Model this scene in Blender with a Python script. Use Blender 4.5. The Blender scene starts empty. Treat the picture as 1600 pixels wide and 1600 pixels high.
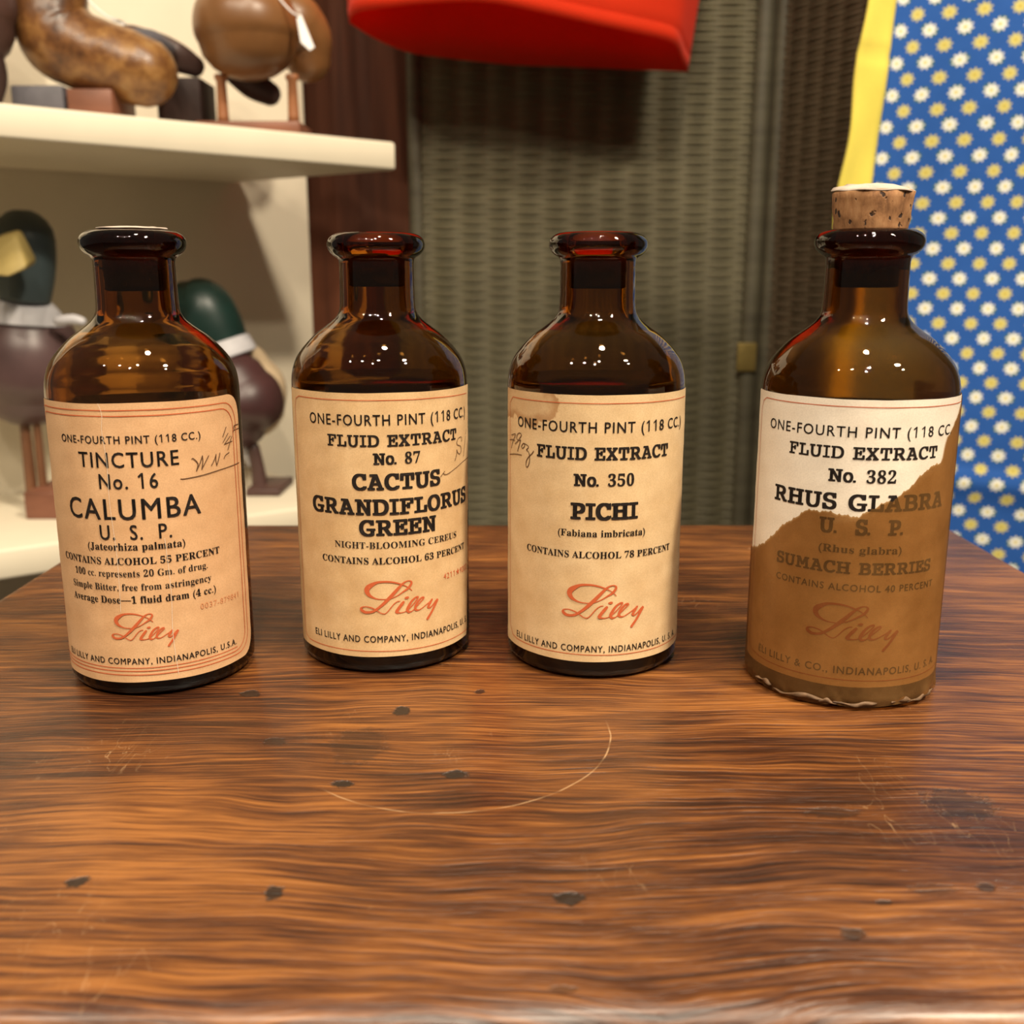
import bpy, bmesh, math, random
from mathutils import Vector, Matrix

# ------------------------------------------------------------------ helpers needed by the camera
S = 0.001                       # lengths below are millimetres, measured from the table top
TZ = 620.0                      # table top above the floor
def W(x, y, z):
    return Vector((x*S, y*S, (z+TZ)*S))

sc = bpy.context.scene
col = sc.collection
random.seed(4)

# ------------------------------------------------------------------ camera, world, lamps, exposure
CAM_H, PITCH, FPX = 113.37, 0.226, 1598.8
cam = bpy.data.cameras.new('camera')
cam.sensor_width = 36.0
cam.lens = 36.0*FPX/1600
cam.clip_start = 0.01
cam.dof.use_dof = True
cam.dof.focus_distance = 0.285
cam.dof.aperture_fstop = 18.0
cam_ob = bpy.data.objects.new('camera', cam)
col.objects.link(cam_ob)
cam_ob.location = W(0, 0, CAM_H)
cam_ob.rotation_euler = (math.pi/2-PITCH, 0, 0)
sc.camera = cam_ob

world = bpy.data.worlds.new('world'); sc.world = world
world.use_nodes = True
bg = world.node_tree.nodes['Background']
bg.inputs[0].default_value = (1.0, 0.86, 0.68, 1)
bg.inputs[1].default_value = 0.12

def lamp(x, y, z, power, radius, color=(1.0, 0.86, 0.66), target=(0, 500, 0), spread=2.6):
    l = bpy.data.lights.new('ceiling_spot', 'AREA')
    l.shape = 'DISK'; l.size = 2*radius*S; l.energy = power; l.color = color; l.spread = spread
    o = bpy.data.objects.new('ceiling_spot', l); col.objects.link(o)
    o.location = W(x, y, z)
    d = W(*target)-o.location
    o.rotation_euler = d.to_track_quat('-Z', 'Y').to_euler()
    return o
lamp(930, -360, 1700, 27, 80)
lamp(140, 30, 1700, 8, 65)
lamp(60, -620, 1650, 9.5, 45)
lamp(-480, -700, 1650, 8, 42)
lamp(-980, -600, 1650, 8, 42)
lamp(-130, -1050, 1650, 6, 38)
lamp(1200, -700, 1650, 7, 48)

sc.view_settings.view_transform = 'Standard'
sc.view_settings.look = 'None'
sc.view_settings.exposure = 0.0
sc.view_settings.gamma = 1.0
sc.cycles.max_bounces = 16
sc.cycles.transmission_bounces = 14
sc.cycles.glossy_bounces = 6
sc.cycles.blur_glossy = 0.6
sc.cycles.sample_clamp_indirect = 4.0

# ------------------------------------------------------------------ picking real points along a line of sight
_c, _s = math.cos(PITCH), math.sin(PITCH)
FW, UP, RT = Vector((0, _c, -_s)), Vector((0, _s, _c)), Vector((1, 0, 0))
def sight(px, py):
    return FW*FPX+RT*(px-800)+UP*(800-py)
def at(px, py, y):               # millimetres, on the upright plane at distance y
    d = sight(px, py); t = y/d.y
    return Vector((d.x*t, y, CAM_H+d.z*t))
def down(px, py, z=0.0):         # millimetres, on the level plane at height z
    d = sight(px, py); t = (z-CAM_H)/d.z
    return Vector((d.x*t, d.y*t, z))
def pw(y):                       # millimetres per pixel near distance y
    return y*1.02/FPX

# ------------------------------------------------------------------ objects
def tag(o, label, cat, group=None, kind=None):
    if label: o['label'] = label
    if cat: o['category'] = cat
    if group: o['group'] = group
    if kind: o['kind'] = kind
    return o
def empty(name, loc):
    o = bpy.data.objects.new(name, None); col.objects.link(o)
    o.empty_display_size = 0.02
    o.location = loc
    return o
def mesh(name, verts, faces, mat=None, parent=None, smooth=True, world_mm=True, uvs=None):
    """verts in millimetres; world_mm: table frame, else in the parent's own frame"""
    me = bpy.data.meshes.new(name)
    if world_mm:
        off = parent.matrix_world_loc if False else (Vector(parent_loc(parent)) if parent else Vector((0, 0, 0)))
        vs = [W(*v)-off for v in verts]
    else:
        vs = [Vector(v)*S for v in verts]
    me.from_pydata(vs, [], faces)
    if uvs:
        uvl = me.uv_layers.new(name='uv')
        for l in me.loops: uvl.data[l.index].uv = uvs[l.vertex_index]
    if smooth: me.polygons.foreach_set('use_smooth', [True]*len(me.polygons))
    if mat: me.materials.append(mat)
    me.update()
    o = bpy.data.objects.new(name, me); col.objects.link(o)
    if parent: o.parent = parent
    return o
def parent_loc(p):
    v = Vector((0, 0, 0))
    while p is not None:
        v = v+p.location; p = p.parent
    return v
def fix_normals(o):
    bm = bmesh.new(); bm.from_mesh(o.data)
    bmesh.ops.recalc_face_normals(bm, faces=bm.faces)
    bm.to_mesh(o.data); bm.free(); return o
def boxv(x0, x1, y0, y1, z0, z1):
    v = [(x0, y0, z0), (x1, y0, z0), (x1, y1, z0), (x0, y1, z0), (x0, y0, z1), (x1, y0, z1), (x1, y1, z1), (x0, y1, z1)]
    f = [(0, 3, 2, 1), (4, 5, 6, 7), (0, 1, 5, 4), (1, 2, 6, 5), (2, 3, 7, 6), (3, 0, 4, 7)]
    return v, f
def bevel(o, width, seg=3):
    bm = bmesh.new(); bm.from_mesh(o.data)
    bmesh.ops.bevel(bm, geom=list(bm.edges), offset=width*S, segments=seg, profile=0.5, affect='EDGES', clamp_overlap=True)
    bm.to_mesh(o.data); bm.free()
    o.data.polygons.foreach_set('use_smooth', [True]*len(o.data.polygons))
    try: o.data.set_sharp_from_angle(angle=math.radians(50))
    except Exception: pass
    return o
def box(name, x0, x1, y0, y1, z0, z1, mat, parent=None, bev=2.0):
    v, f = boxv(x0, x1, y0, y1, z0, z1)
    o = mesh(name, v, f, mat, parent, smooth=False)
    if bev: bevel(o, bev)
    return o
def prism(name, poly, z0, z1, mat, parent=None, bev=2.0):
    """upright prism over a plan polygon given anticlockwise"""
    n = len(poly)
    v = [(p[0], p[1], z0) for p in poly]+[(p[0], p[1], z1) for p in poly]
    f = [tuple(range(n-1, -1, -1)), tuple(range(n, 2*n))]
    for i in range(n):
        j = (i+1) % n; f.append((i, j, n+j, n+i))
    o = mesh(name, v, f, mat, parent, smooth=False); fix_normals(o)
    if bev: bevel(o, bev, 2)
    return o
def crom(pts, per=6):
    """Catmull-Rom through tuples of any length"""
    out = []
    n = len(pts)
    for i in range(n-1):
        p0 = pts[max(i-1, 0)]; p1 = pts[i]; p2 = pts[i+1]; p3 = pts[min(i+2, n-1)]
        for k in range(per):
            t = k/per
            out.append(tuple(0.5*((2*b)+(c-a)*t+(2*a-5*b+4*c-d)*t*t+(-a+3*b-3*c+d)*t**3) for a, b, c, d in zip(p0, p1, p2, p3)))
    out.append(tuple(pts[-1])); return out
def loft(name, path, mat, parent=None, seg=28, squash=(1, 1), per=6, wob=0.0, cap_=(1.0, 1.0)):
    """rounded body swept along (x, y, z, r) with both ends closed"""
    P = crom(path, per)
    a, b = P[0], P[-1]
    def cap(e, nxt, kk):
        d = Vector(e[:3])-Vector(nxt[:3]); d.normalize(); r = e[3]
        return [(e[0]+d.x*r*q*kk, e[1]+d.y*r*q*kk, e[2]+d.z*r*q*kk, r*math.sqrt(max(0.0, 1-q*q))) for q in (0.35, 0.65, 0.86, 0.96)]
    P = list(reversed(cap(a, P[1], cap_[0])))+P+cap(b, P[-2], cap_[1])
    verts, faces = [], []
    for i, p in enumerate(P):
        t = Vector(P[min(i+1, len(P)-1)][:3])-Vector(P[max(i-1, 0)][:3]); t.normalize()
        ref = Vector((0, 1, 0)) if abs(t.y) < 0.8 else Vector((0, 0, 1))
        u = t.cross(ref).normalized(); w = u.cross(t).normalized()
        for k in range(seg):
            an = 2*math.pi*k/seg
            q = 1+wob*math.sin(3*an+i*0.6)*math.sin(i*0.37+an)
            verts.append(tuple(Vector(p[:3])+u*(math.cos(an)*p[3]*squash[0]*q)+w*(math.sin(an)*p[3]*squash[1]*q)))
    n = len(P)
    for i in range(n-1):
        for k in range(seg):
            faces.append((i*seg+k, i*seg+(k+1) % seg, (i+1)*seg+(k+1) % seg, (i+1)*seg+k))
    faces.append(tuple(range(seg-1, -1, -1))); faces.append(tuple((n-1)*seg+k for k in range(seg)))
    return fix_normals(mesh(name, verts, faces, mat, parent))
def lathe(name, prof, mat, parent, seg=96, closed=False, wob=None):
    verts, faces = [], []
    for (z, r) in prof:
        for k in range(seg):
            a = 2*math.pi*k/seg
            rr, zz = (r, z) if wob is None else wob(r, z, a)
            verts.append((rr*math.cos(a), rr*math.sin(a), zz))
    n = len(prof)
    for i in range(n-1):
        for k in range(seg):
            faces.append((i*seg+k, i*seg+(k+1) % seg, (i+1)*seg+(k+1) % seg, (i+1)*seg+k))
    faces.append(tuple(range(seg))); faces.append(tuple((n-1)*seg+k for k in range(seg-1, -1, -1)))
    return fix_normals(mesh(name, verts, faces, mat, parent, world_mm=False))

# ------------------------------------------------------------------ materials
class NT:
    def __init__(s, name):
        s.m = bpy.data.materials.new(name); s.m.use_nodes = True
        s.t = s.m.node_tree; s.b = s.t.nodes['Principled BSDF']; s.out = s.t.nodes['Material Output']
    def n(s, typ, **kw):
        nd = s.t.nodes.new(typ)
        for k, v in kw.items(): setattr(nd, k, v)
        return nd
    def l(s, a, b): s.t.links.new(a, b)
    def put(s, sock, v):
        if hasattr(v, 'is_output'): s.l(v, sock)
        else: sock.default_value = v
    def math(s, op, a, b=None, c=None, clamp=False):
        nd = s.n('ShaderNodeMath', operation=op, use_clamp=clamp)
        s.put(nd.inputs[0], a)
        if b is not None: s.put(nd.inputs[1], b)
        if c is not None: s.put(nd.inputs[2], c)
        return nd.outputs[0]
    def coord(s, kind='Object'): return s.n('ShaderNodeTexCoord').outputs[kind]
    def mapping(s, vec, scale=(1, 1, 1), loc=(0, 0, 0), rot=(0, 0, 0)):
        nd = s.n('ShaderNodeMapping'); s.l(vec, nd.inputs[0])
        nd.inputs['Scale'].default_value = scale; nd.inputs['Location'].default_value = loc; nd.inputs['Rotation'].default_value = rot
        return nd.outputs[0]
    def noise(s, vec, scale, detail=4, rough=0.55, dist=0.0):
        nd = s.n('ShaderNodeTexNoise'); s.l(vec, nd.inputs['Vector'])
        nd.inputs['Scale'].default_value = scale; nd.inputs['Detail'].default_value = detail
        nd.inputs['Roughness'].default_value = rough; nd.inputs['Distortion'].default_value = dist
        return nd.outputs['Fac']
    def ramp(s, fac, stops):
        nd = s.n('ShaderNodeValToRGB'); s.l(fac, nd.inputs[0])
        e = nd.color_ramp.elements
        while len(e) < len(stops): e.new(0.5)
        for el, (p, c) in zip(e, stops): el.position = p; el.color = (*c, 1) if len(c) == 3 else c
        return nd.outputs[0]
    def mix(s, fac, a, b, mode='MIX'):
        nd = s.n('ShaderNodeMix', data_type='RGBA', blend_type=mode)
        s.put(nd.inputs[0], fac)
        s.put(nd.inputs[6], a if hasattr(a, 'is_output') else (*a, 1)); s.put(nd.inputs[7], b if hasattr(b, 'is_output') else (*b, 1))
        return nd.outputs[2]
    def maprange(s, v, a, b, c=0.0, d=1.0, smooth=True):
        nd = s.n('ShaderNodeMapRange', interpolation_type='SMOOTHSTEP' if smooth else 'LINEAR')
        s.put(nd.inputs[0], v)
        for i, q in enumerate((a, b, c, d)): nd.inputs[1+i].default_value = q
        return nd.outputs[0]
    def bump(s, h, strength=0.3, dist=0.001):
        nd = s.n('ShaderNodeBump'); nd.inputs['Strength'].default_value = strength; nd.inputs['Distance'].default_value = dist
        s.l(h, nd.inputs['Height']); s.l(nd.outputs[0], s.b.inputs['Normal'])
def simple(name, color, rough=0.6, spec=0.4, var=0.0, scale=40.0, bump=0.0, coat=0.0):
    k = NT(name); b = k.b
    b.inputs['Roughness'].default_value = rough; b.inputs['Specular IOR Level'].default_value = spec
    b.inputs['Coat Weight'].default_value = coat
    if var or bump:
        nz = k.noise(k.coord(), scale, 5)
        if var:
            k.l(k.ramp(nz, [(0.3, tuple(c*(1-var) for c in color)), (0.7, tuple(min(1, c*(1+var)) for c in color))]), b.inputs['Base Color'])
        else: b.inputs['Base Color'].default_value = (*color, 1)
        if bump: k.bump(nz, bump, 0.002)
    else: b.inputs['Base Color'].default_value = (*color, 1)
    return k.m
def glass_mat():
    k = NT('amber_glass'); b = k.b
    b.inputs['Base Color'].default_value = (1, 1, 1, 1)
    va = k.n('ShaderNodeVolumeAbsorption'); va.inputs['Color'].default_value = (0.765, 0.54, 0.05, 1); va.inputs['Density'].default_value = 1000.0
    k.l(va.outputs[0], k.out.inputs['Volume'])
    b.inputs['Transmission Weight'].default_value = 1.0
    b.inputs['IOR'].default_value = 1.5
    fa = k.n('ShaderNodeAttribute', attribute_name='filmed')          # old residue dulls the inside wall
    k.l(k.math('ADD', fa.outputs['Fac'], 0.015), b.inputs['Roughness'])
    h = k.noise(k.coord(), 45, 3)
    k.bump(h, 0.12, 0.0012)
    return k.m
def paper_mat(name, base, dark, stain=None):
    k = NT(name); b = k.b
    b.inputs['Roughness'].default_value = 0.72; b.inputs['Specular IOR Level'].default_value = 0.25
    co = k.coord()
    f = k.noise(co, 2600, 3, 0.6); m = k.noise(co, 110, 5, 0.6); g = k.noise(co, 30, 3)
    c = k.ramp(k.math('ADD', k.math('MULTIPLY', m, 0.6), k.math('MULTIPLY', g, 0.4)), [(0.34, dark), (0.62, base)])
    c = k.mix(k.maprange(f, 0.35, 0.62, 0.22, 0.0), c, tuple(q*0.6 for q in dark))
    if stain:                                 # old spill: centre and size in the bottle's own frame
        cx, cz, sx, sz, colr = stain
        v = k.mapping(co, (1/(sx*S), 0, 1/(sz*S)), (-cx/sx, 0, -cz/sz))
        ln = k.n('ShaderNodeVectorMath', operation='LENGTH'); k.l(v, ln.inputs[0])
        d = k.math('ADD', ln.outputs['Value'], k.math('MULTIPLY', k.math('SUBTRACT', k.noise(co, 150, 4), 0.5), 1.3))
        rim = k.math('SUBTRACT', k.maprange(d, 0.92, 1.0, 1, 0), k.maprange(d, 0.45, 0.9, 0.6, 0.0))
        c = k.mix(k.math('MULTIPLY', rim, 0.75, clamp=True), c, colr)
    k.l(c, b.inputs['Base Color'])
    k.bump(k.math('ADD', k.math('MULTIPLY', f, 0.4), m), 0.15, 0.0004)
    return k.m
def ink(name, colr, worn=0.0):
    k = NT(name); b = k.b
    b.inputs['Roughness'].default_value = 0.65; b.inputs['Specular IOR Level'].default_value = 0.2
    n1 = k.noise(k.coord(), 900, 4, 0.7)
    k.l(k.mix(k.maprange(n1, 0.55, 0.8, 0, 0.5+worn), colr, tuple(min(1, c*1.8+0.06) for c in colr)), b.inputs['Base Color'])
    return k.m
M_GLASS = glass_mat()
M_LIQ = simple('dark_residue', (0.012, 0.005, 0.002), 0.12, 0.5)
M_P1 = paper_mat('aged_peach_paper', (0.74, 0.46, 0.25), (0.62, 0.36, 0.18))
M_P2 = paper_mat('aged_tan_paper', (0.76, 0.53, 0.29), (0.60, 0.38, 0.18))
M_P3 = paper_mat('aged_cream_paper', (0.78, 0.57, 0.33), (0.64, 0.43, 0.22), stain=(-22.0, 79.5, 11.0, 7.0, (0.36, 0.17, 0.06)))
M_P4 = paper_mat('clean_cream_paper', (0.90, 0.81, 0.68), (0.86, 0.75, 0.61))
M_SEAL = paper_mat('soiled_seal_paper', (0.56, 0.47, 0.40), (0.38, 0.30, 0.24))
M_BLACK = ink('black_ink', (0.017, 0.012, 0.010))
M_BROWNINK = ink('faded_black_ink', (0.05, 0.028, 0.016))
M_RED = ink('red_ink', (0.55, 0.115, 0.04))
M_PALE = ink('pale_orange_ink', (0.60, 0.26, 0.12))
M_PENCIL = ink('pencil_line', (0.11, 0.055, 0.028), 0.3)

def film_mat():
    k = NT('stained_cellophane'); b = k.b
    co = k.coord()
    m = k.noise(co, 60, 6, 0.65); f = k.noise(co, 700, 4, 0.7)
    c = k.ramp(m, [(0.36, (0.13, 0.062, 0.018)), (0.66, (0.27, 0.138, 0.046))])
    c = k.mix(k.maprange(f, 0.50, 0.72, 0, 0.35), c, (0.20, 0.09, 0.03))
    k.l(c, b.inputs['Base Color'])
    b.inputs['Roughness'].default_value = 0.36; b.inputs['Specular IOR Level'].default_value = 0.4
    tr = k.n('ShaderNodeBsdfTransparent'); tr.inputs[0].default_value = (0.80, 0.55, 0.29, 1)
    mx = k.n('ShaderNodeMixShader'); mx.inputs[0].default_value = 0.52
    k.l(tr.outputs[0], mx.inputs[1]); k.l(b.outputs[0], mx.inputs[2]); k.l(mx.outputs[0], k.out.inputs[0])
    return k.m
M_FILM = film_mat()
M_FRAY = simple('frayed_film', (0.15, 0.088, 0.048), 0.6, 0.25, var=0.5, scale=300)
def cork_mat():
    k = NT('cork'); b = k.b; co = k.coord()
    v = k.mapping(co, (1, 1, 0.45))
    m = k.noise(v, 320, 6, 0.65)
    c = k.ramp(m, [(0.32, (0.17, 0.072, 0.026)), (0.5, (0.34, 0.160, 0.063)), (0.70, (0.46, 0.245, 0.110))])
    p = k.noise(k.mapping(co, (1, 1, 0.8), (3, 1, 2)), 420, 2, 0.4)
    pit = k.maprange(p, 0.635, 0.68, 0, 1)
    c = k.mix(pit, c, (0.035, 0.015, 0.008))
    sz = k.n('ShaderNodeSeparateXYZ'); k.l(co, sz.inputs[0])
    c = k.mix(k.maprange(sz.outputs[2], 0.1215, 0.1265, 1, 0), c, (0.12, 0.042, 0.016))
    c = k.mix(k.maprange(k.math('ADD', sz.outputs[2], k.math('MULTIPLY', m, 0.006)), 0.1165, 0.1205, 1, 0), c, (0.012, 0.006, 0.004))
    k.l(c, b.inputs['Base Color']); b.inputs['Roughness'].default_value = 0.8
    k.bump(k.math('SUBTRACT', m, pit), 0.5, 0.0006)
    return k.m
M_CORK = cork_mat()

def wood_top():
    k = NT('varnished_wood'); b = k.b; co = k.coord()
    wob = k.math('MULTIPLY', k.math('SUBTRACT', k.noise(k.mapping(co, (7, 10, 1)), 1.0, 3), 0.5), 0.030)
    sx = k.n('ShaderNodeSeparateXYZ'); k.l(co, sx.inputs[0])
    cb = k.n('ShaderNodeCombineXYZ'); k.l(sx.outputs[0], cb.inputs[0]); k.l(k.math('ADD', sx.outputs[1], wob), cb.inputs[1]); k.l(sx.outputs[2], cb.inputs[2])
    g = cb.outputs[0]
    fine = k.noise(k.mapping(g, (34, 1000, 30)), 1.0, 4, 0.6)
    mid = k.noise(k.mapping(g, (20, 300, 10), (3, 1, 0)), 1.0, 4, 0.62)
    band = k.noise(k.mapping(g, (11, 75, 5), (1.3, 7, 0)), 1.0, 5, 0.6)
    blot = k.noise(k.mapping(co, (9, 13, 5), (4, 2.2, 0)), 1.0, 4, 0.55)
    t = k.math('ADD', k.math('MULTIPLY', mid, 0.34), k.math('MULTIPLY', band, 0.34))
    t = k.math('ADD', t, k.math('MULTIPLY', blot, 0.42))
    t = k.math('ADD', t, k.math('MULTIPLY', k.math('SUBTRACT', fine, 0.5), 0.62))
    c = k.ramp(t, [(0.42, (0.020, 0.0062, 0.0026)), (0.51, (0.060, 0.0185, 0.0058)), (0.585, (0.128, 0.042, 0.0095)), (0.71, (0.270, 0.100, 0.0215))])
    # knots, dents, ink spots and a painted contact shadow by the third bottle, where the photograph has them: (centre, half sizes, strength)
    spots = [(390, 1084, 15, 5, .9), (628, 1110, 12, 7, .9), (712, 1210, 17, 6, .95), (535, 1225, 17, 5, .9), (120, 1378, 15, 8, .85), (428, 1394, 13, 11, .85),
             (890, 1404, 23, 10, .85), (1333, 1460, 16, 8, .7), (1540, 1387, 14, 6, .7), (1380, 1411, 12, 4, .6), (1500, 1256, 48, 22, .55),
             (750, 1081, 8, 3, .8), (430, 1159, 20, 5, .6), (560, 1165, 40, 26, .35), (880, 1545, 22, 5, .5), (1030, 1030, 26, 8, .3), (1460, 1390, 36, 9, .35), (1300, 1270, 40, 7, .45)]
    nz = k.math('MULTIPLY', k.math('SUBTRACT', k.noise(co, 420, 4, 0.65), 0.5), 2.0)
    dark = None
    for px, py, hx, hy, st in spots:
        p = down(px, py); a = down(px+hx, py); q = down(px, py+hy)
        rx, ry = abs(a.x-p.x), abs(q.y-p.y)
        v = k.mapping(co, (1/(rx*S), 1/(ry*S), 0), (-p.x/rx, -p.y/ry, 0))
        ln = k.n('ShaderNodeVectorMath', operation='LENGTH'); k.l(v, ln.inputs[0])
        mk = k.maprange(k.math('ADD', ln.outputs['Value'], nz), 0.8, 1.3, min(1, st*1.08), 0.0)
        dark = mk if dark is None else k.math('MAXIMUM', dark, mk)
    c = k.mix(dark, c, (0.011, 0.007, 0.005))
    # pale ring scratch left by a glass
    A, B, C = down(560, 1255), down(850, 1245), down(947, 1180)
    d2 = 2*(A.x*(B.y-C.y)+B.x*(C.y-A.y)+C.x*(A.y-B.y))
    s1, s2, s3 = A.x**2+A.y**2, B.x**2+B.y**2, C.x**2+C.y**2
    ux = (s1*(B.y-C.y)+s2*(C.y-A.y)+s3*(A.y-B.y))/d2; uy = (s1*(C.x-B.x)+s2*(A.x-C.x)+s3*(B.x-A.x))/d2
    rr = math.hypot(A.x-ux, A.y-uy)
    ln = k.n('ShaderNodeVectorMath', operation='LENGTH'); k.l(k.mapping(co, (1000, 1000, 0), (-ux, -uy, 0)), ln.inputs[0])
    off = k.math('ABSOLUTE', k.math('SUBTRACT', ln.outputs['Value'], k.math('ADD', rr-0.6, k.math('MULTIPLY', k.noise(co, 60, 2), 1.2))))
    ring = k.maprange(off, 0.10, 0.28, 1, 0)
    low = k.maprange(k.math('ADD', k.math('MULTIPLY', sx.outputs[1], -1000), k.math('MULTIPLY', sx.outputs[0], 550)), -(uy-rr*0.35)+0.55*ux, -(uy-rr*0.35)+0.55*ux+8, 0, 1)
    ring = k.math('MULTIPLY', k.math('MULTIPLY', ring, low), k.maprange(k.noise(co, 90, 3), 0.40, 0.6, 0.12, 0.55))
    # small scratches and specks of dried paint
    sc1 = k.noise(k.mapping(co, (300, 55, 1), (0, 0, 0), (0, 0, 0.5)), 1.0, 2, 0.4)
    scr = k.math('MULTIPLY', k.maprange(k.math('ABSOLUTE', k.math('SUBTRACT', sc1, 0.5)), 0.0, 0.006, 1, 0), k.maprange(k.noise(co, 16, 2), 0.56, 0.68, 0, 0.35))
    vo = k.n('ShaderNodeTexVoronoi'); k.l(co, vo.inputs['Vector']); vo.inputs['Scale'].default_value = 75
    sp = k.math('MULTIPLY', k.maprange(vo.outputs['Distance'], 0.03, 0.055, 1, 0), k.maprange(k.noise(co, 30, 2), 0.58, 0.62, 0, 0.5))
    c = k.mix(k.math('MAXIMUM', k.math('MAXIMUM', ring, scr), sp), c, (0.52, 0.33, 0.17))
    k.l(c, b.inputs['Base Color'])
    k.l(k.maprange(k.math('ADD', blot, k.math('MULTIPLY', fine, 0.3)), 0.4, 0.9, 0.30, 0.46), b.inputs['Roughness'])
    b.inputs['Specular IOR Level'].default_value = 0.5
    b.inputs['Coat Weight'].default_value = 0.25; b.inputs['Coat Roughness'].default_value = 0.22
    k.bump(k.math('ADD', k.math('MULTIPLY', fine, 0.55), k.math('SUBTRACT', mid, k.math('MULTIPLY', dark, 0.5))), 0.8, 0.0008)
    return k.m
M_TABLE = wood_top()
def plain_wood(name, dk, lt, sc_=(20, 20, 2)):
    k = NT(name); b = k.b; co = k.coord()
    m = k.noise(k.mapping(co, sc_), 1.0, 5, 0.6)
    k.l(k.ramp(m, [(0.35, dk), (0.68, lt)]), b.inputs['Base Color'])
    b.inputs['Roughness'].default_value = 0.45
    k.bump(m, 0.2, 0.001)
    return k.m
M_POST = plain_wood('dark_red_wood', (0.075, 0.023, 0.010), (0.155, 0.050, 0.022), (40, 40, 3))
M_POST.node_tree.nodes['Principled BSDF'].inputs['Roughness'].default_value = 0.65
M_POST.node_tree.nodes['Principled BSDF'].inputs['Specular IOR Level'].default_value = 0.25
M_LEGW = plain_wood('dark_peg_wood', (0.09, 0.035, 0.015), (0.19, 0.08, 0.035), (60, 60, 8))
M_PEG = plain_wood('peg_wood', (0.26, 0.10, 0.04), (0.40, 0.17, 0.075), (60, 60, 8))
M_BASEW = plain_wood('base_wood', (0.12, 0.045, 0.025), (0.24, 0.095, 0.055), (8, 60, 30))
M_DARKW = simple('dark_block', (0.035, 0.016, 0.013), 0.6, var=0.3)
M_CREAM = simple('cream_paint', (0.74, 0.665, 0.52), 0.55, 0.35, var=0.03, scale=20, bump=0.05)
def wicker_mat(name, lt, dk):
    k = NT(name); b = k.b; co = k.coord()
    m = k.noise(k.mapping(co, (12, 12, 130)), 1.0, 4); g = k.noise(co, 14, 3)
    c = k.ramp(k.math('ADD', k.math('MULTIPLY', m, 0.6), k.math('MULTIPLY', g, 0.4)), [(0.32, dk), (0.68, lt)])
    k.l(c, b.inputs['Base Color']); b.inputs['Roughness'].default_value = 0.6
    return k.m
M_WICK1 = wicker_mat('olive_wicker', (0.112, 0.096, 0.048), (0.072, 0.060, 0.028))
M_WICK2 = wicker_mat('brown_wicker', (0.108, 0.077, 0.045), (0.080, 0.056, 0.032))
M_WFRAME = wicker_mat('wicker_frame', (0.085, 0.075, 0.045), (0.045, 0.038, 0.022))
M_BRASS = simple('dull_brass', (0.30, 0.22, 0.07), 0.45, var=0.2)
M_BRASS.node_tree.nodes['Principled BSDF'].inputs['Metallic'].default_value = 0.7
M_STEEL = simple('steel', (0.5, 0.5, 0.48), 0.35); M_STEEL.node_tree.nodes['Principled BSDF'].inputs['Metallic'].default_value = 1
def cloth(name, colr, var=0.06, glow=0.0):
    k = NT(name); b = k.b; co = k.coord()
    m = k.noise(co, 900, 3); g = k.noise(co, 25, 3)
    k.l(k.ramp(k.math('ADD', k.math('MULTIPLY', m, 0.5), k.math('MULTIPLY', g, 0.5)), [(0.35, tuple(c*(1-var*2) for c in colr)), (0.65, colr)]), b.inputs['Base Color'])
    b.inputs['Roughness'].default_value = 0.85; b.inputs['Specular IOR Level'].default_value = 0.15
    b.inputs['Sheen Weight'].default_value = 0.1
    k.bump(m, 0.2, 0.0005)
    if glow:
        tl = k.n('ShaderNodeBsdfTranslucent'); tl.inputs[0].default_value = (*colr, 1)
        mx = k.n('ShaderNodeMixShader'); mx.inputs[0].default_value = glow
        k.l(b.outputs[0], mx.inputs[1]); k.l(tl.outputs[0], mx.inputs[2]); k.l(mx.outputs[0], k.out.inputs[0])
    return k.m
M_REDC = cloth('red_cloth', (0.86, 0.062, 0.016), glow=0.6)
M_YELC = cloth('yellow_cloth', (0.74, 0.62, 0.105))
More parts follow.
